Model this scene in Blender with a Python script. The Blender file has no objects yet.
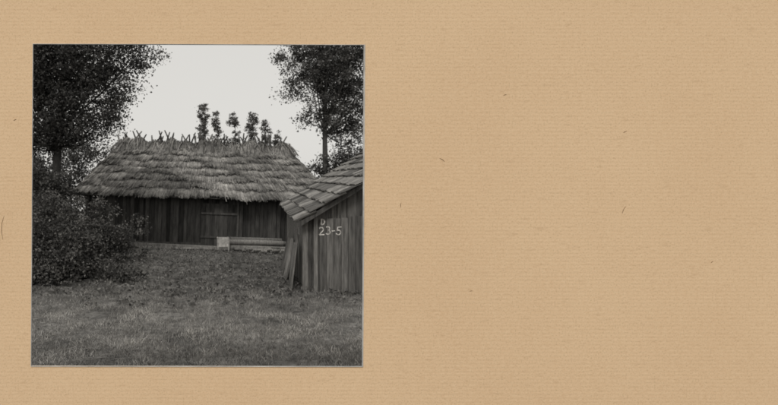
import bpy, math, random
import numpy as np
from mathutils import Vector, Matrix, noise, Euler
random.seed(7); rng=np.random.default_rng(7)
sc=bpy.context.scene
sc.view_settings.view_transform='Standard'; sc.view_settings.look='None'; sc.view_settings.exposure=0
F=400.0; CX=198.0; HY=212.0; CH=1.6
def P(px,py,D): return ((px-CX)/F*D, D, CH+(HY-py)/F*D)
def gz(x,y):
    s=min(max((y-7)/9,0),1); s=s*s*(3-2*s)
    z=-0.033*max(min(x,14),-14)*s
    z+=0.05*noise.noise(Vector((x*.5,y*.5,0)))+0.03*noise.noise(Vector((x*1.7,y*1.7,3)))
    if y>30: z+= (y-30)*0.004
    return z
# ---------------- materials
def new_mat(name,rough=.9):
    m=bpy.data.materials.new(name); m.use_nodes=True
    b=m.node_tree.nodes['Principled BSDF']; b.inputs['Roughness'].default_value=rough
    b.inputs['Specular IOR Level'].default_value=.2
    return m,m.node_tree,b
TINT=(1.0,.965,.905)
def tone_mat(name,base,lo=.5,hi=1.5,scale=(6,6,6),detail=6,bump=.4,bdist=.02,rough=.9,use_tone=True,dist=0.0,scale2=None):
    m,nt,b=new_mat(name,rough); N=nt.nodes; L=nt.links
    tc=N.new('ShaderNodeTexCoord'); mp=N.new('ShaderNodeMapping'); mp.inputs['Scale'].default_value=scale
    L.new(tc.outputs['Object'],mp.inputs[0])
    nz=N.new('ShaderNodeTexNoise'); nz.inputs['Scale'].default_value=1; nz.inputs['Detail'].default_value=detail; nz.inputs['Roughness'].default_value=.65
    nz.inputs['Distortion'].default_value=dist
    L.new(mp.outputs[0],nz.inputs['Vector'])
    mr=N.new('ShaderNodeMapRange'); mr.inputs[1].default_value=.3; mr.inputs[2].default_value=.7; mr.inputs[3].default_value=lo*base; mr.inputs[4].default_value=hi*base
    L.new(nz.outputs['Fac'],mr.inputs[0]); out=mr.outputs[0]
    if scale2:
        n2=N.new('ShaderNodeTexNoise'); n2.inputs['Scale'].default_value=scale2; n2.inputs['Detail'].default_value=3
        L.new(tc.outputs['Object'],n2.inputs['Vector'])
        r2=N.new('ShaderNodeMapRange'); r2.inputs[1].default_value=.35; r2.inputs[2].default_value=.65; r2.inputs[3].default_value=.65; r2.inputs[4].default_value=1.35
        L.new(n2.outputs['Fac'],r2.inputs[0])
        mm=N.new('ShaderNodeMath'); mm.operation='MULTIPLY'; L.new(out,mm.inputs[0]); L.new(r2.outputs[0],mm.inputs[1]); out=mm.outputs[0]
    if use_tone:
        at=N.new('ShaderNodeAttribute'); at.attribute_name='tone'
        mm=N.new('ShaderNodeMath'); mm.operation='MULTIPLY'; L.new(out,mm.inputs[0]); L.new(at.outputs['Fac'],mm.inputs[1]); out=mm.outputs[0]
    vm=N.new('ShaderNodeVectorMath'); vm.operation='SCALE'; vm.inputs[0].default_value=TINT; L.new(out,vm.inputs['Scale'])
    L.new(vm.outputs[0],b.inputs['Base Color'])
    if bump:
        bp=N.new('ShaderNodeBump'); bp.inputs['Strength'].default_value=bump; bp.inputs['Distance'].default_value=bdist
        L.new(nz.outputs['Fac'],bp.inputs['Height']); L.new(bp.outputs[0],b.inputs['Normal'])
    return m
def leaf_mat(name,base):
    m=tone_mat(name,base,.7,1.3,(2,2,2),2,0,0,.6)
    nt=m.node_tree; N=nt.nodes; L=nt.links
    b=N['Principled BSDF']; b.inputs['Specular IOR Level'].default_value=.35
    col=b.inputs['Base Color'].links[0].from_socket
    tr=N.new('ShaderNodeBsdfTranslucent'); L.new(col,tr.inputs[0])
    mx=N.new('ShaderNodeMixShader'); mx.inputs[0].default_value=.3
    o=N['Material Output']; L.new(b.outputs[0],mx.inputs[1]); L.new(tr.outputs[0],mx.inputs[2]); L.new(mx.outputs[0],o.inputs[0])
    return m
# ---------------- mesh builder
class MB:
    def __init__(s): s.V=[];s.Q=[];s.T=[];s.n=0
    def add(s,v,q,t):
        v=np.asarray(v,float).reshape(-1,3); q=np.asarray(q,int).reshape(-1,4)
        s.V.append(v); s.Q.append(q+s.n); s.T.append(np.broadcast_to(np.asarray(t,float),(len(v),)).copy()); s.n+=len(v)
    def box(s,c,size,R=None,t=1.0,jit=0):
        h=np.array(size)/2
        v=np.array([[x,y,z] for x in(-1,1) for y in(-1,1) for z in(-1,1)],float)*h
        if jit: v+=rng.normal(0,jit,v.shape)
        if R is not None: v=v@np.array(R.to_3x3()).T
        s.add(v+np.array(c),[[0,1,3,2],[4,6,7,5],[0,4,5,1],[2,3,7,6],[0,2,6,4],[1,5,7,3]],t)
    def tube(s,pts,rad,sides=7,t=1.0,cap=True):
        pts=[Vector(p) for p in pts]; n=len(pts); vs=[]
        for i,p in enumerate(pts):
            d=(pts[min(i+1,n-1)]-pts[max(i-1,0)]).normalized()
            a=d.cross(Vector((0.31,0.2,1)) if abs(d.z)<.9 else Vector((1,.2,0))).normalized(); b=d.cross(a)
            for k in range(sides):
                an=2*math.pi*k/sides; vs.append(p+(a*math.cos(an)+b*math.sin(an))*rad[i])
        q=[[i*sides+k,i*sides+(k+1)%sides,(i+1)*sides+(k+1)%sides,(i+1)*sides+k] for i in range(n-1) for k in range(sides)]
        if cap:
            for e,i in ((0,0),(1,n-1)):
                vs.append(pts[i]); c=len(vs)-1
                for k in range(0,sides,1): q.append([c,i*sides+k,i*sides+(k+1)%sides,i*sides+(k+1)%sides])
        q2=[x for x in q if len(set(x))==4]; tri=[x[:3] for x in q if len(set(x))==3]
        s.add([tuple(v) for v in vs],q2,t)
        s.tris=getattr(s,'tris',[]); base=s.n-len(vs); s.tris+= [[a+base for a in x] for x in tri]
    def obj(s,name,mat,parent=None,smooth=False,loc=None):
        V=np.concatenate(s.V); Q=np.concatenate(s.Q); T=np.concatenate(s.T); tris=np.array(getattr(s,'tris',[]),int).reshape(-1,3)
        me=bpy.data.meshes.new(name); me.vertices.add(len(V)); me.vertices.foreach_set('co',V.astype(np.float32).ravel())
        nl=Q.size+tris.size; me.loops.add(nl); me.loops.foreach_set('vertex_index',np.concatenate([Q.ravel(),tris.ravel()]).astype(np.int32))
        npoly=len(Q)+len(tris); me.polygons.add(npoly)
        st=np.concatenate([np.arange(len(Q))*4,Q.size+np.arange(len(tris))*3]).astype(np.int32); me.polygons.foreach_set('loop_start',st)
        me.update(calc_edges=True); me.validate()
        a=me.attributes.new('tone','FLOAT','POINT'); a.data.foreach_set('value',T.astype(np.float32))
        me.polygons.foreach_set('use_smooth',np.full(len(me.polygons),bool(smooth)))
        me.materials.append(mat); o=bpy.data.objects.new(name,me); sc.collection.objects.link(o)
        if parent: o.parent=parent
        if loc: o.location=loc
        return o
def empty(name,loc=(0,0,0),rot=(0,0,0)):
    e=bpy.data.objects.new(name,None); e.location=loc; e.rotation_euler=rot; sc.collection.objects.link(e); e.empty_display_size=.3; return e
def leaves(mb,C,size,tone,asp=.6):
    n=len(C); a=rng.normal(size=(n,3)); a/=np.linalg.norm(a,axis=1)[:,None]
    b=np.cross(a,rng.normal(size=(n,3))); b/=np.linalg.norm(b,axis=1)[:,None]
    s=np.asarray(size).reshape(-1,1)*np.ones((n,1)); 
    v=np.stack([C-a*s*.5,C+b*s*asp*.5,C+a*s*.5,C-b*s*asp*.5],1).reshape(-1,3)
    q=np.arange(n*4).reshape(-1,4); mb.add(v,q,np.repeat(np.broadcast_to(tone,(n,)),4))
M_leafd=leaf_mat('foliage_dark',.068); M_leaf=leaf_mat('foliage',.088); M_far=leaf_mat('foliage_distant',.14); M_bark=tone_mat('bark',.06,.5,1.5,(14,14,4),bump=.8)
M_bush=leaf_mat('bush_leaf',.09)
def make_tree(name,base,blobs,nclump,k,crad,lsize,mleaf,trunk_r,trunk_top,top_r=.05,branches=26,tone=(.5,1.5),bias=.45,fmin=.3,trunks=None):
    e=empty(name,base); B=Vector(base)
    bl=np.array(blobs,float); w=bl[:,3]*bl[:,4]*bl[:,5]; w=w/w.sum()
    idx=rng.choice(len(bl),nclump,p=w); d=rng.normal(size=(nclump,3)); d/=np.linalg.norm(d,axis=1)[:,None]
    r=rng.random(nclump)**bias
    C=bl[idx,:3]+d*r[:,None]*bl[idx,3:6]; C-=np.array(base)
    mb=MB()
    kk=rng.integers(int(k*.5),int(k*1.5),nclump); ii=np.repeat(np.arange(nclump),kk)
    cr=rng.uniform(.6,1.3,nclump)*crad
    off=rng.normal(size=(len(ii),3))*.55; off[:,2]*=.7
    pts=C[ii]+off*cr[ii][:,None]
    ct=rng.uniform(tone[0],tone[1],nclump)
    leaves(mb,pts,rng.uniform(.6,1.35,len(ii))*lsize,ct[ii]*rng.uniform(.75,1.3,len(ii)))
    mb.obj(name+'_leaves',mleaf,e)
    wb=MB(); top=Vector(trunk_top)-B
    def tp(f): 
        return Vector((top.x*f+.12*math.sin(f*5+1),top.y*f+.1*math.sin(f*4),top.z*f))
    if trunks:
        for (a,b_) in trunks:
            a=Vector(a)-B; b_=Vector(b_)-B; wb.tube([a,a.lerp(b_,.5)+Vector((.08,0,0)),b_],[trunk_r,trunk_r*.6,.02],7)
            for q in range(16):
                s0=a.lerp(b_,random.uniform(.35,.95)); t=s0+Vector((random.uniform(-.4,.4),random.uniform(-.4,.4),random.uniform(.2,.6))); wb.tube([s0,t],[.03,.01],4)
    else:
        tn=9; wb.tube([tp(i/tn)+Vector((0,0,-.15 if i==0 else 0)) for i in range(tn+1)],[trunk_r*(1.35 if i==0 else 1)*(1-i/tn)+top_r*i/tn for i in range(tn+1)],9)
        for j in rng.choice(nclump,min(branches,nclump),replace=False):
            c=Vector(C[j]); f=min(max((c.z/top.z)-.12-.25*random.random(),fmin),.97); s0=tp(f); mid=s0.lerp(c,.5)+Vector((random.uniform(-.1,.1),random.uniform(-.1,.1),-.06*(c-s0).length))
            r0=max(.012,trunk_r*(1-f)*.4+.008); wb.tube([s0,s0.lerp(mid,.5),mid,mid.lerp(c,.5)+Vector((0,0,.02)),c],[r0,r0*.8,r0*.6,r0*.4,r0*.15],5)
            for q in range(3):
                a=mid.lerp(c,random.random()); b=a+Vector((random.uniform(-1,1),random.uniform(-1,1),random.uniform(-.2,.9)))*crad*1.3
                wb.tube([a,a.lerp(b,.5)+Vector((0,0,.03)),b],[r0*.35,r0*.25,r0*.1],4)
    wb.obj(name+'_trunk',M_bark,e,True)
    return e
def blob(px,py,D,rpx,rz=None):
    x,y,z=P(px,py,D); r=rpx/F*D; return (x,y,z,r,r,(r if rz is None else rz/F*D))
# ---------------- ground
def axis(lo,hi,a,b,step,grow=1.25):
    xs=list(np.arange(a,b+1e-6,step)); s=step; x=b
    while x<hi: s*=grow; x+=s; xs.append(x)
    s=step; x=a
    while x>lo: s*=grow; x-=s; xs.insert(0,x)
    return np.array(xs)
xs=axis(-400,400,-7,7,.1); ys=axis(-60,600,0,20,.1)
gv=[(x,y,gz(x,y)) for y in ys for x in xs]; nx=len(xs); ny=len(ys)
gv=np.array(gv); I=np.arange(nx*ny).reshape(ny,nx)
q=np.stack([I[:-1,:-1],I[:-1,1:],I[1:,1:],I[1:,:-1]],-1).reshape(-1,4)
tone=np.ones(len(gv))
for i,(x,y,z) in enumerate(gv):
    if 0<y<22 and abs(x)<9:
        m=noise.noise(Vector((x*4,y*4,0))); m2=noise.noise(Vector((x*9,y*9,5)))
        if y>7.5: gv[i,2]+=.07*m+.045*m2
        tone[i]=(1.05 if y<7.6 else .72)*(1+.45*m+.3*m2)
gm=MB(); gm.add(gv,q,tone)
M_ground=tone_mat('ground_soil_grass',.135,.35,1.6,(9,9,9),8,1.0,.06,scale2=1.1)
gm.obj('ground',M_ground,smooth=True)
# ---------------- grass
def blades(mb,n,yr,hr,wr,tone_f,xr=None,power=1.0,mask=None):
    y=yr[0]+(yr[1]-yr[0])*rng.random(n)**power; x=(rng.random(n)*2-1)*(y*.43+.3)
    keep=[];zz=[];tt=[]
    for i in range(n):
        m=noise.noise(Vector((x[i]*1.6,y[i]*1.6,9)))+.5*noise.noise(Vector((x[i]*5,y[i]*5,2)))
        if mask and not mask(x[i],y[i],m): keep.append(False);zz.append(0);tt.append(0);continue
        keep.append(rng.random()<.6+m); zz.append(gz(x[i],y[i])); tt.append(tone_f(x[i],y[i],m))
    k=np.array(keep); x=x[k];y=y[k];z=np.array(zz)[k];t=np.array(tt)[k]*rng.uniform(.6,1.5,k.sum()); n=len(x)
    h=rng.uniform(hr[0],hr[1],n)*(.6+.8*rng.random(n)); w=rng.uniform(wr[0],wr[1],n); a=rng.random(n)*6.283; l=rng.random(n)*h*1.2; la=rng.random(n)*6.283
    b=np.stack([x,y,z-.01],1); dx=np.stack([np.cos(a)*w,np.sin(a)*w,0*a],1)
    mid=b+np.stack([np.cos(la)*l*.35,np.sin(la)*l*.35,h*.6],1); tip=b+np.stack([np.cos(la)*l,np.sin(la)*l,h],1)
    v=np.stack([b-dx*.5,b+dx*.5,mid+dx*.4,mid-dx*.4,tip+dx*.05,tip-dx*.05],1).reshape(-1,3)
    base=np.arange(n)[:,None]*6; q=np.concatenate([base+np.array([0,1,2,3]),base+np.array([3,2,4,5])])
    mb.add(v,q,np.repeat(t,6))
gr=MB()
def tf(x,y,m): 
    t=1.1+.8*m
    if y<4.8: t*=.78
    if y>6.3+.7*noise.noise(Vector((x*.8,y*.8,4))): t*=.85
    return t
blades(gr,95000,(3.6,8.4),(.015,.06),(.006,.012),tf,power=1.15)
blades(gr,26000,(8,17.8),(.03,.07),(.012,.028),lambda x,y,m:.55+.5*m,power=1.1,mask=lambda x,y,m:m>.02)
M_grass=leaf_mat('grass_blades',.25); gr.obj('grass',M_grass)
wd=MB(); n=34000; y=6.6+11.2*rng.random(n); x=(rng.random(n)*2-1)*y*.43
C=[];T=[]
for i in range(n):
    m=noise.noise(Vector((x[i]*3.4,y[i]*3.4,1)))
    if m>(0.02 if y[i]>7.6 else .2): C.append((x[i],y[i],gz(x[i],y[i])+.02+(.2 if y[i]>7.5 else .05)*max(m,0)*rng.random()+.03)); T.append(.35+1.5*rng.random())
M_weed=leaf_mat('weed_leaf',.13)
leaves(wd,np.array(C),rng.uniform(.03,.085,len(C)),np.array(T)); wd.obj('weeds',M_weed)
st=MB()
for i in range(16):
    D=random.uniform(4.25,4.7); px=random.gauss(100,38); X=(px-CX)/F*D; a=random.gauss(.1,.2); l=random.uniform(.08,.32); z=gz(X,D)+.012
    d=Vector((math.cos(a),math.sin(a),random.uniform(-.03,.03)))*l
    p=Vector((X,D,z)); st.tube([p-d*.5,p+Vector((0,0,.008)),p+d*.5],[.003,.004,.002],4,t=random.uniform(.5,.9))
M_straw=tone_mat('dry_straw',.24,.6,1.3,(10,10,10),bump=0); st.obj('scattered_twigs',M_straw)
# ---------------- thatched barn
M_thatch=tone_mat('thatch',.20,.5,1.45,(5,5,5),7,.6,.03,scale2=.9)
M_dark=tone_mat('old_dark_timber',.042,.5,1.6,(9,9,1.5),6,.5,.02)
M_wood=tone_mat('weathered_timber',.105,.45,1.6,(22,22,2.2),7,.7,.01)
M_pole=tone_mat('ridge_pole_wood',.065,.5,1.6,(12,12,12),4,.3,.01)
barn=empty('thatched_barn',(0,18.1,0),(0,math.radians(1.9),0)); OY=18.1
wl=MB(); x=-5.1
while x<5.5:
    w=random.uniform(.14,.24); wl.box((x+w/2,random.uniform(-.012,.012),1.2),(w-.012,.035,2.55+random.uniform(-.04,.0)),t=random.uniform(.5,1.7)); x+=w
wl.box((.2,.05,1.15),(10.55,.03,2.5),t=.5)
for yy,xx in ((0,-5.12),(0,5.52)):
    for i in range(26): wl.box((xx,.13+i*.22,1.2),(.03,.2,2.5),t=random.uniform(.5,1.5))
wl.box((.2,5.8,1.2),(10.5,.04,2.5)); 
for xx in (-5.05,-2.6,-.3,1.9,3.6,5.42): wl.box((xx,-.06,1.2),(.15,.07,2.5),t=1.2,jit=.008)
wl.box((-2.4,-.05,.12),(5.2,.12,.2),t=1.6,jit=.01)
wl.obj('barn_walls',M_dark,barn)
dr=MB()
for i in range(8): dr.box((.2+i*.2,-.115,1.02),(.19,.03,1.95+random.uniform(-.03,.03)),t=random.uniform(.6,1.6))
dr.box((.9,-.15,1.55),(1.62,.03,.09),t=1.7,jit=.005); dr.box((.9,-.15,.5),(1.62,.03,.09),t=1.4,jit=.005)
dr.box((1.75,-.12,1.05),(.1,.06,2.1),t=1.6,jit=.005)
dr.obj('barn_door',M_dark,barn)
th=MB()
def roof_face(A,B,Cc,D,nc,dens,over=.0):
    A,B,Cc,D=[np.array(p,float) for p in (A,B,Cc,D)]
    nrm=np.cross(B-A,D-A); nrm/=np.linalg.norm(nrm)
    def pt(u,v): return (A*(1-u)+B*u)*(1-v)+(D*(1-u)+Cc*u)*v
    def ptv(u,v): u=u[:,None];v=v[:,None]; return (A*(1-u)+B*u)*(1-v)+(D*(1-u)+Cc*u)*v
    th.add([A,B,Cc,D],[[0,1,2,3]],.5)
    L=np.linalg.norm(B-A)
    for c in range(nc):
        v0=c/nc; wid=np.linalg.norm(pt(1,v0)-pt(0,v0)); n=int(dens*max(wid,.4))
        for lay in range(3):
            u=rng.random(n); ph=c*1.7
            sag=.014*np.sin(u*L*1.3+ph)+.014*np.sin(u*L*3.1+ph*2)+.012*np.sin(u*L*7.3+ph*3)
            lo=v0+sag+rng.normal(0,.015,n)+(0.02*lay); 
            if c==0: lo-=.02
            hi=np.minimum(v0+1.35/nc+rng.random(n)*.06,1.02)
            a=ptv(u,lo); b=ptv(np.clip(u+rng.normal(0,.006,n),0,1),hi)
            w=rng.uniform(.012,.032,n); side=(B-A)/L
            hb=.14-.03*lay+rng.normal(0,.016,n)+.03*np.sin(u*L*2.2+ph); ht=.012+.01*rng.random(n)
            m=(a+b)/2+nrm*((hb+ht)/2+.02)[:,None]
            a=a+nrm*hb[:,None]; b=b+nrm*ht[:,None]; s=side*w[:,None]/2; tw=nrm*rng.normal(0,.012,n)[:,None]
            v=np.stack([a-s-tw,a+s+tw,m+s,m-s,b+s,b-s],1).reshape(-1,3); base=np.arange(n)[:,None]*6
            qq=np.concatenate([base+np.array([0,1,2,3]),base+np.array([3,2,4,5])])
            tb=rng.uniform(.55,1.4,n)*(1+.15*np.sin(u*L*2+c))*(1+.12*np.sin(u*L*5.3+c*3)); t6=np.stack([tb*.8,tb*.8,tb*1.1,tb*1.1,tb*.75,tb*.75],1).ravel()
            th.add(v,qq,t6)
ez=2.2; y0=-.5; y1=6.3; yr=2.9; zr=5.05
EA=(-5.64,y0,ez);EB=(6.1,y0,ez);EC=(6.1,y1,ez);ED=(-5.64,y1,ez);RL=(-4.1,yr,zr);RR=(4.4,yr,zr)
roof_face(EA,EB,RR,RL,8,100); roof_face(EC,ED,RL,RR,7,22); roof_face(ED,EA,RL,RL,8,70); roof_face(EB,EC,RR,RR,8,70)
n=7000
u=rng.random(n); xx=RL[0]-.25+u*(RR[0]-RL[0]+.5)
sgn=np.where(rng.random(n)<.6,-1,1)
lump=.08*np.sin(xx*3.1)+.07*np.sin(xx*7.7+1)
top=np.stack([xx,yr+rng.normal(0,.1,n),zr+.0+lump+rng.random(n)**2*.3],1); bot=np.stack([xx+rng.normal(0,.22,n),yr+sgn*(.3+rng.random(n)*.55),0*xx],1)
bot[:,2]=zr-(np.abs(bot[:,1]-yr))*.84+.1+rng.normal(0,.04,n)
w=rng.uniform(.008,.026,n); sd=np.stack([w,0*w,0*w],1)
md=(top+bot)/2+np.stack([0*w,0*w,.06+rng.normal(0,.05,n)],1)
v=np.stack([bot-sd,bot+sd,md+sd,md-sd,top+sd,top-sd],1).reshape(-1,3); base=np.arange(n)[:,None]*6
th.add(v,np.concatenate([base+np.array([0,1,2,3]),base+np.array([3,2,4,5])]),np.repeat(rng.uniform(.25,1.15,n),6))
th.obj('thatch_roof',M_thatch,barn)
rp=MB(); x=-4.1
while x<4.45:
    for s in (-1,1):
        if random.random()<.08: continue
        lean=random.uniform(-.45,.45); ln=random.uniform(1.0,1.45)
        p0=Vector((x+random.uniform(-.08,.08),yr-s*.5,zr-.36)); dirv=Vector((lean,s*.55,.8)).normalized(); p1=p0+dirv*ln
        rp.tube([p0,p0.lerp(p1,.5)+Vector((random.uniform(-.03,.03),0,.02)),p1],[.055,.05,.032],5,t=random.uniform(.5,1.8))
    x+=random.uniform(.2,.42)
rp.obj('ridge_poles',M_pole,barn,True)
# ---------------- shed
sx,sy=2.14,8.0
shed=empty('wooden_shed',(sx,sy,gz(sx,sy)),(0,0,-math.radians(8.5)))
SL=.63; W=4.6; LEN=4.9; wt=1.50; RISE=.085
sw=MB(); x=0
def topz(x): return wt+SL*min(x,W-x)
while x<W:
    w=random.uniform(.11,.19); h=topz(x+w/2)-.03; z0=-.12
    sw.box((x+w/2,random.uniform(-.008,.008),(h+z0)/2),(w-.012,.03,h-z0),t=random.uniform(.55,1.45),jit=.003); x+=w
yy=.03
while yy<LEN:
    w=random.uniform(.13,.2); h=wt+RISE*yy
    sw.box((.015,yy+w/2,(h-.1)/2),(.03,w-.012,h+.1),t=random.uniform(1.2,2.6)); sw.box((W-.015,yy+w/2,(h-.1)/2),(.03,w-.012,h+.1)); yy+=w
x=0
while x<W:
    h=topz(x+.1)-.03+RISE*LEN; sw.box((x+.1,LEN+.02,h/2-.1),(.19,.03,h)); x+=.2
sw.box((.0,-.035,.72),(.11,.06,1.56),t=1.3,jit=.004)
sw.obj('shed_walls',M_wood,shed)
dd=MB(); xx=.27
for i in range(7):
    ww=random.uniform(.12,.17); dd.box((xx+ww/2,-.036,.74),(ww-.01,.03,1.42+random.uniform(-.02,.02)+.03*i),t=random.uniform(.6,1.3),jit=.002); xx+=ww
dd.box((.2,-.05,.75),(.07,.05,1.5),t=1.5,jit=.003); dd.box((xx+.04,-.05,.9),(.07,.05,1.8),t=.6,jit=.003)
dd.obj('shed_door',M_wood,shed)
M_slab=tone_mat('weathered_roof_slab',.145,.55,1.5,(8,8,8),6,.6,.02)
rf=MB(); ang=math.atan(SL); TX=math.atan(RISE)
for side in (0,1):
    sl=(W/2+.2)/math.cos(ang); rows=9; ex=sl/rows
    for r in range(rows):
        y=-.28+random.uniform(-.05,.04)
        while y<LEN+.25:
            w=random.uniform(.26,.44); d=-.2/math.cos(ang)+r*ex+ex*.62+random.uniform(-.025,.025)
            lx=d*math.cos(ang); z=wt+d*math.sin(ang)+.05+RISE*(y+w/2)
            R=Matrix.Rotation(TX,4,'X')@Matrix.Rotation(-ang+.13+random.uniform(-.03,.03),4,'Y')@Matrix.Rotation(random.uniform(-.06,.06),4,'Z')
            c=(lx,y+w/2,z+random.uniform(0,.014))
            if side:
                R=Matrix.Rotation(TX,4,'X')@Matrix.Rotation(ang-.13,4,'Y'); c=(W-lx,y+w/2,z)
            rf.box(c,(ex*1.38,w-.012,.03),R,t=random.uniform(.45,1.7),jit=.006); y+=w
rf.obj('shed_roof',M_slab,shed)
fb=MB()
for side in (0,1):
    a=Vector((-.2 if not side else W+.2,-.2,wt-.2*SL-.06)); b=Vector((W/2,-.2,wt+W/2*SL-.06)); c=(a+b)/2
    R=Matrix.Rotation(-ang if not side else ang,4,'Y'); fb.box(c,((b-a).length,.035,.08),R,t=.6,jit=.004)
fb.obj('rake_board',M_wood,shed)
vf=MB()
for c_,s_ in (((1.33,-.05,1.74),(.05,.04,.56)),((1.79,-.05,1.74),(.05,.04,.56)),((1.56,-.05,2.045),(.51,.04,.05)),((1.56,-.05,1.435),(.51,.04,.05))): vf.box(c_,s_,t=1,jit=.002)
M_pale=tone_mat('pale_paint',.34,.5,1.15,(9,9,9),5,.3,.01)
vf.obj('window_frame',M_pale,shed)
vg=MB(); vg.box((1.56,-.03,1.74),(.41,.02,.56),t=.3); vg.obj('window_pane',M_dark,shed)
M_white=tone_mat('chalk_paint',.75,.5,1.1,(45,45,45),4,.1,.002)
mk=MB()
def stroke(pts,ox,oz,s):
    P3=[Vector((ox+p[0]*s+random.gauss(0,.002),-.058,oz+p[1]*s+random.gauss(0,.002))) for p in pts]
    for a,b in zip(P3[:-1],P3[1:]):
        d=(b-a); nrm=Vector((-d.z,0,d.x)).normalized()*random.uniform(.008,.012); e=d.normalized()*.004
        mk.add([tuple(a-nrm-e),tuple(a+nrm-e),tuple(b+nrm+e),tuple(b-nrm+e)],[[0,1,2,3]],random.uniform(.7,1.1))
def arc(cx,cy,rx,ry,a0,a1,n=7): return [(cx+rx*math.cos(math.radians(a0+(a1-a0)*i/n)),cy+ry*math.sin(math.radians(a0+(a1-a0)*i/n))) for i in range(n+1)]
Dg=[(0,0),(0,1)]+arc(0,.5,.55,.5,90,-90)
two=arc(.25,.72,.27,.26,150,-30)+[(0,0),(.58,.03)]; three=arc(.2,.76,.25,.23,130,-70)+arc(.2,.27,.3,.27,80,-140)
dash=[(0,.45),(.35,.47)]; five=[(.6,1),(.2,.98),(.14,.6)]+arc(.25,.33,.3,.3,80,-150)
stroke(Dg,.31,1.35,.11)
stroke(two,.27,1.15,.15); stroke(three,.40,1.16,.15); stroke(dash,.51,1.16,.15); stroke(five,.59,1.15,.155)
mk.obj('painted_number',M_white,shed)
lb=MB()
for i in range(9):
    yb=.1+i*.34+random.uniform(-.1,.1); R=Matrix.Rotation(random.uniform(.1,.26),4,'Y')@Matrix.Rotation(random.uniform(-.14,.14),4,'X')
    lb.box((-.16-random.random()*.05,yb,.5),(.025,random.uniform(.12,.3),random.uniform(.8,1.3)),R,t=random.uniform(.8,2.3),jit=.006)
o=lb.obj('leaning_boards',M_wood); o.matrix_world=Matrix.Translation((sx,sy,gz(sx,sy)))@Matrix.Rotation(-math.radians(8.5),4,'Z')
# ---------------- things in front of the barn
def on(px,D): x=(px-CX)/F*D; return x,D,gz(x,D)
lp=MB(); x0,y0_,z0_=on(258,17.0)
for k,(dz,dy,l,r,t) in enumerate([(.13,0,2.5,.13,1.4),(.13,.27,2.4,.12,1.0),(.37,.1,2.35,.13,1.7),(.36,.33,2.3,.11,1.),(.5,.2,2.2,.09,1.2)]):
    cx=random.uniform(-.1,.1); lp.tube([(cx-l/2,dy,dz),(cx,dy+.02,dz+.01),(cx+l/2,dy,dz)],[r,r*.97,r*.9],10,t=t)
for k in range(14):
    a=random.uniform(-.5,.5); p=Vector((random.uniform(-.6,1.2),random.uniform(-.9,-.35),.1+random.random()*.1)); d=Vector((math.cos(a),math.sin(a),.05))*random.uniform(.2,.5); lp.tube([p-d,p+d],[.07,.055],6,t=random.uniform(1.2,3.4))
o=lp.obj('log_pile',M_wood,smooth=True,loc=(x0,y0_,z0_)); o.rotation_euler=(0,math.radians(1.5),0)
bx=MB(); x0,y0_,z0_=on(223,16.8)
for zz in (.08,.21,.34,.47): 
    for s in (-1,1): bx.box((0,s*.19,zz),(.5,.02,.115),t=random.uniform(1.1,1.5) if zz>.1 else .5); bx.box((s*.25,0,zz),(.02,.38,.115),t=random.uniform(.7,1.))
bx.box((0,0,.03),(.46,.36,.02),t=.5)
for s in (-1,1):
    for s2 in (-1,1): bx.box((s*.22,s2*.205,.27),(.05,.012,.54),t=1.1)
bx.obj('wooden_crate',M_pale,loc=(x0,y0_,z0_+.05))
bm_=MB(); x0,y0_,z0_=on(176,17.0); bm_.box((0,0,.14),(3.5,.14,.16),Matrix.Rotation(math.radians(3),4,'Y'),t=1.7,jit=.015); bm_.box((-.4,-.25,.09),(2.3,.16,.06),Matrix.Rotation(math.radians(1.5),4,'Y'),t=2.2,jit=.01)
bm_.obj('timber_beam',M_wood,loc=(x0,y0_,z0_))
# ---------------- trees
b=[blob(50,70,13,42),blob(90,62,13,34),blob(128,58,13,22),blob(152,54,13,10),blob(120,84,13,20),blob(141,74,13,9),blob(92,104,13,28),blob(112,116,13,18),blob(126,108,13,8),blob(50,118,13,34),blob(40,20,13,45),blob(85,5,13,45),blob(125,25,13,28),blob(0,70,13,50),blob(5,130,13,35),blob(62,140,13,22),blob(92,132,13,18)]
make_tree('broadleaf_tree',(P(40,0,13)[0],13.2,gz(-5,13)),b,1900,56,.32,.08,M_leafd,.2,P(75,15,13.2),branches=80,tone=(.35,1.6),fmin=.45)
b=[blob(318,75,24,34),blob(342,95,24,30),blob(300,60,24,26),blob(292,88,24,15),blob(322,118,24,24),blob(303,120,24,13),blob(350,60,24,40),blob(330,25,24,42),blob(375,100,24,30),blob(281,58,24,10),blob(280,92,24,8),blob(350,128,24,24),blob(290,108,24,6),blob(335,138,24,9),blob(312,134,24,8)]
make_tree('broadleaf_tree',(P(322,0,24)[0],24,gz(7.5,24)),b,720,60,.42,.13,M_leaf,.22,P(330,25,24),branches=75,tone=(.45,1.55),bias=.6,fmin=.5)
bl=[];trs=[]
for px,top,bot,r in ((204,103,158,5.6),(217,108,158,4.4),(234,111,158,5.2),(252,109,158,5.8),(265,119,158,5.2),(277,130,158,5)):
    y=top+r*.8; 
    while y<bot: 
        f=min(1.1,.5+(y-top)/20); bl.append(blob(px+random.uniform(-1.6,1.6),y,40,r*random.uniform(.75,1.1)*f,r*.9)); y+=r*.75
    trs.append((P(px,222,40),P(px+1,top+3,40)))
for px in range(190,290,9): bl.append(blob(px,154,40,6))
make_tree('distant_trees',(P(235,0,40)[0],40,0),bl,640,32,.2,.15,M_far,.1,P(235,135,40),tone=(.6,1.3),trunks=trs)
bl=[blob(px,py,25,r) for px,py,r in ((40,170,26),(70,165,20),(92,158,17),(108,150,13),(60,195,24),(90,190,22),(25,195,40),(120,163,14),(78,148,16))]
make_tree('thicket',(-8,25,0),bl,560,42,.5,.15,M_leafd,.1,P(60,165,25),branches=60)
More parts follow.
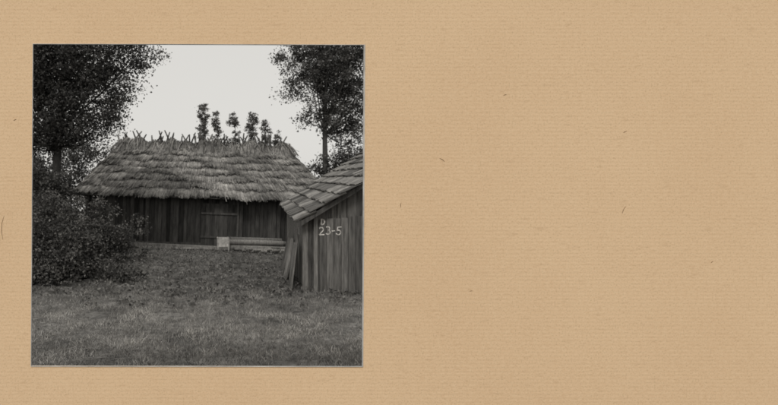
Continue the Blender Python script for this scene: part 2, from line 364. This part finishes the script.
bl=[blob(px,py,24,r) for px,py,r in ((318,174,12),(335,165,14),(352,160,16),(308,178,8),(365,170,22),(330,185,20),(355,190,22),(300,176,6))]
make_tree('thicket',(8,24,0),bl,330,42,.42,.13,M_leafd,.1,P(335,165,24),branches=50)
bl=[]
for i in range(46):
    x=-100+i*4.5+random.uniform(-1,1); r=random.uniform(2.2,3.6)
    if -28<x<28 : r*=.55
    bl.append((x,72+random.uniform(-4,4),r*.8,r*1.3,r,r))
make_tree('treeline',(0,72,0),bl,1100,28,1.3,.5,M_leafd,.1,(0,72,2),branches=10)
def bush(blobs,base,n,k,ls,mat,tone):
    return make_tree('bush',base,blobs,n,k,.2,ls,mat,.03,(base[0],base[1],base[2]+1.2),top_r=.01,branches=90,tone=tone,bias=.6,fmin=.1)
shoots=[blob(random.uniform(32,120),random.uniform(190,228),9.4,random.uniform(2.5,5),random.uniform(6,12)) for _ in range(16)]
low=[blob(random.uniform(95,150),random.uniform(268,284),9.2,random.uniform(5,10),5) for _ in range(12)]
bush([blob(42,238,9.5,28),blob(72,243,9.3,24),blob(60,265,9,26),blob(92,264,9.3,18),blob(30,270,9,30),blob(48,208,9.8,16),blob(98,244,9.6,11),blob(116,272,9.5,10)]+shoots+low,(-3.6,9.4,gz(-3.6,9.4)),900,42,.06,M_bush,(.2,1.8))
shoots=[blob(random.uniform(85,150),random.uniform(215,232),12.5,random.uniform(2,4),random.uniform(5,9)) for _ in range(12)]
bush([blob(105,240,12.5,17),blob(125,240,12.5,11),blob(118,256,12.5,16),blob(90,235,12.5,20),blob(137,234,12.5,6),blob(85,258,12.5,20),blob(142,252,12.5,7),blob(146,228,12.5,4)]+shoots,(-2.9,12.5,gz(-2.9,12.5)),480,40,.07,M_bush,(.25,1.8))
bush([blob(55,190,11.5,20),blob(38,215,11.5,24),blob(68,215,11.5,16),blob(30,180,11.5,18)],(-4.4,11.6,gz(-4.4,11.6)),380,44,.075,M_leafd,(.4,1.6))
# ---------------- mounting card
DC=2.2
def cp(px,py,dy=0): x,y,z=P(px,py,DC); return (x,y+dy,z)
m,nt,bs=new_mat('buff_card',1.0); N=nt.nodes; L=nt.links; bs.inputs['Specular IOR Level'].default_value=0
tc=N.new('ShaderNodeTexCoord')
def nz(scale,detail,vec=(1,1,1),rg=.6):
    mp=N.new('ShaderNodeMapping'); mp.inputs['Scale'].default_value=vec; L.new(tc.outputs['Object'],mp.inputs[0])
    t=N.new('ShaderNodeTexNoise'); t.inputs['Scale'].default_value=scale; t.inputs['Detail'].default_value=detail; t.inputs['Roughness'].default_value=rg; L.new(mp.outputs[0],t.inputs['Vector']); return t.outputs['Fac']
def mixc(fac,c1,c2,mode='MIX'):
    x=N.new('ShaderNodeMix'); x.data_type='RGBA'; x.blend_type=mode
    if isinstance(fac,float): x.inputs[0].default_value=fac
    else: L.new(fac,x.inputs[0])
    for i,c in ((6,c1),(7,c2)):
        if isinstance(c,tuple): x.inputs[i].default_value=c
        else: L.new(c,x.inputs[i])
    return x.outputs[2]
def rng_(s,a,b,c=0.,d=1.):
    x=N.new('ShaderNodeMapRange'); x.inputs[1].default_value=a;x.inputs[2].default_value=b;x.inputs[3].default_value=c;x.inputs[4].default_value=d; L.new(s,x.inputs[0]); return x.outputs[0]
c=mixc(rng_(nz(1.0,5),.35,.65),(.715,.50,.305,1),(.755,.54,.335,1))
c=mixc(rng_(nz(45,5,(1,1,1.6)),.35,.7,0.,.4),c,(.86,.66,.44,1))
c=mixc(rng_(nz(26,3,(.5,1,2.2)),.58,.78,0.,.35),c,(.50,.33,.19,1))
c=mixc(rng_(nz(120,3),.52,.72,0.,.6),c,(.48,.325,.19,1))
wv=N.new('ShaderNodeTexWave'); wv.wave_type='BANDS'; wv.bands_direction='Z'; wv.inputs['Scale'].default_value=15; wv.inputs['Distortion'].default_value=1.0; wv.inputs['Detail'].default_value=2; wv.inputs['Detail Scale'].default_value=1.5
L.new(tc.outputs['Object'],wv.inputs['Vector'])
c=mixc(rng_(wv.outputs['Fac'],0.,1.,0.,.10),c,(.42,.28,.16,1))
L.new(c,bs.inputs['Base Color'])
hole=[(33,44),(364.5,45),(362.5,366.5),(31,366)]; outer=[(-45,-18),(835,-18),(835,500),(-45,500)]
card=empty('mounting_card')
cb=MB(); V=[cp(*p) for p in outer]+[cp(*p) for p in hole]+[cp(*p,dy=.006) for p in outer]+[cp(*p,dy=.006) for p in hole]
Q=[]
for i in range(4):
    j=(i+1)%4; Q+=[[i,j,4+j,4+i],[8+j,8+i,12+i,12+j],[4+i,4+j,12+j,12+i],[j,i,8+i,8+j]]
cb.add(V,Q,1); cb.obj('card_board',m,card)
M_rim=tone_mat('print_edge',.5,.6,1.2,(7,7,7),4,0,0)
rb=MB(); inn=[(33.3,44.4),(363.6,45.3),(362.0,366.2),(31.4,365.9)]; out=[(32.9,43.9),(365.0,44.8),(363.0,366.7),(31.0,366.3)]
V=[cp(*p,dy=-.004) for p in out]+[cp(*p,dy=-.004) for p in inn]+[cp(*p,dy=0.002) for p in out]+[cp(*p,dy=.002) for p in inn]
rb.add(V,[q_ for i in range(4) for q_ in ([i,(i+1)%4,4+(i+1)%4,4+i],[i,8+i,8+(i+1)%4,(i+1)%4],[4+i,4+(i+1)%4,12+(i+1)%4,12+i])],1); rb.obj('print_rim',M_rim,card)
fbm=MB()
for px,py,a,l in ((624,210,1.1,4),(442,160,-.6,3),(471,291,.2,1.3),(401,205,1.5,2.5),(625,132,.4,2),(712,262,.6,1.5),(505,95,.2,1.5),(3.5,228,1.53,12),(15,120,.4,1.5)):
    c0=Vector(cp(px,py,-.0005)); d=Vector((math.cos(a),0,math.sin(a)))*l*DC/F; k=Vector((-d.z,0,d.x))*.15
    fbm.tube([c0-d,c0-d*.3+k,c0+d*.4+k,c0+d],[.0006,.0016,.0014,.0006],5)
mf,nt2,b2=new_mat('paper_fibre'); b2.inputs['Base Color'].default_value=(.28,.18,.1,1); fbm.obj('paper_fibres',mf,card)
# ---------------- light (bright overcast)
el=math.radians(50); az=math.radians(200)
ts=Vector((math.sin(az)*math.cos(el),math.cos(az)*math.cos(el),math.sin(el)))
w=bpy.data.worlds.new("World"); sc.world=w; w.use_nodes=True; N=w.node_tree.nodes; L=w.node_tree.links
sk=N.new('ShaderNodeTexSky'); sk.sky_type='NISHITA'; sk.sun_disc=False; sk.sun_elevation=el; sk.sun_rotation=az; sk.dust_density=5; sk.air_density=1.0
hs=N.new('ShaderNodeHueSaturation'); hs.inputs['Saturation'].default_value=.05; L.new(sk.outputs[0],hs.inputs['Color'])
mx=N.new('ShaderNodeMix'); mx.data_type='RGBA'; mx.inputs[0].default_value=.8; L.new(hs.outputs[0],mx.inputs[6]); mx.inputs[7].default_value=(6.6,6.45,6.1,1)
bg=N['Background']; L.new(mx.outputs[2],bg.inputs[0]); bg.inputs[1].default_value=.12
ld=bpy.data.lights.new('sun','SUN'); ld.energy=1.5; ld.angle=math.radians(14); ld.color=(1,.97,.93); lo=bpy.data.objects.new('sun',ld); sc.collection.objects.link(lo); lo.rotation_euler=(-ts).to_track_quat('-Z','Y').to_euler()
cam=bpy.data.cameras.new('camera'); co=bpy.data.objects.new('camera',cam); sc.collection.objects.link(co); co.location=(0,0,CH); co.rotation_euler=(math.pi/2,0,0)
cam.sensor_width=36; cam.lens=36*F/778; cam.shift_x=(389-CX)/778; cam.shift_y=(HY-202.5)/778; cam.clip_end=2000; cam.clip_start=.05
cam.dof.use_dof=True; cam.dof.focus_distance=2.3; cam.dof.aperture_fstop=3.0
sc.camera=co
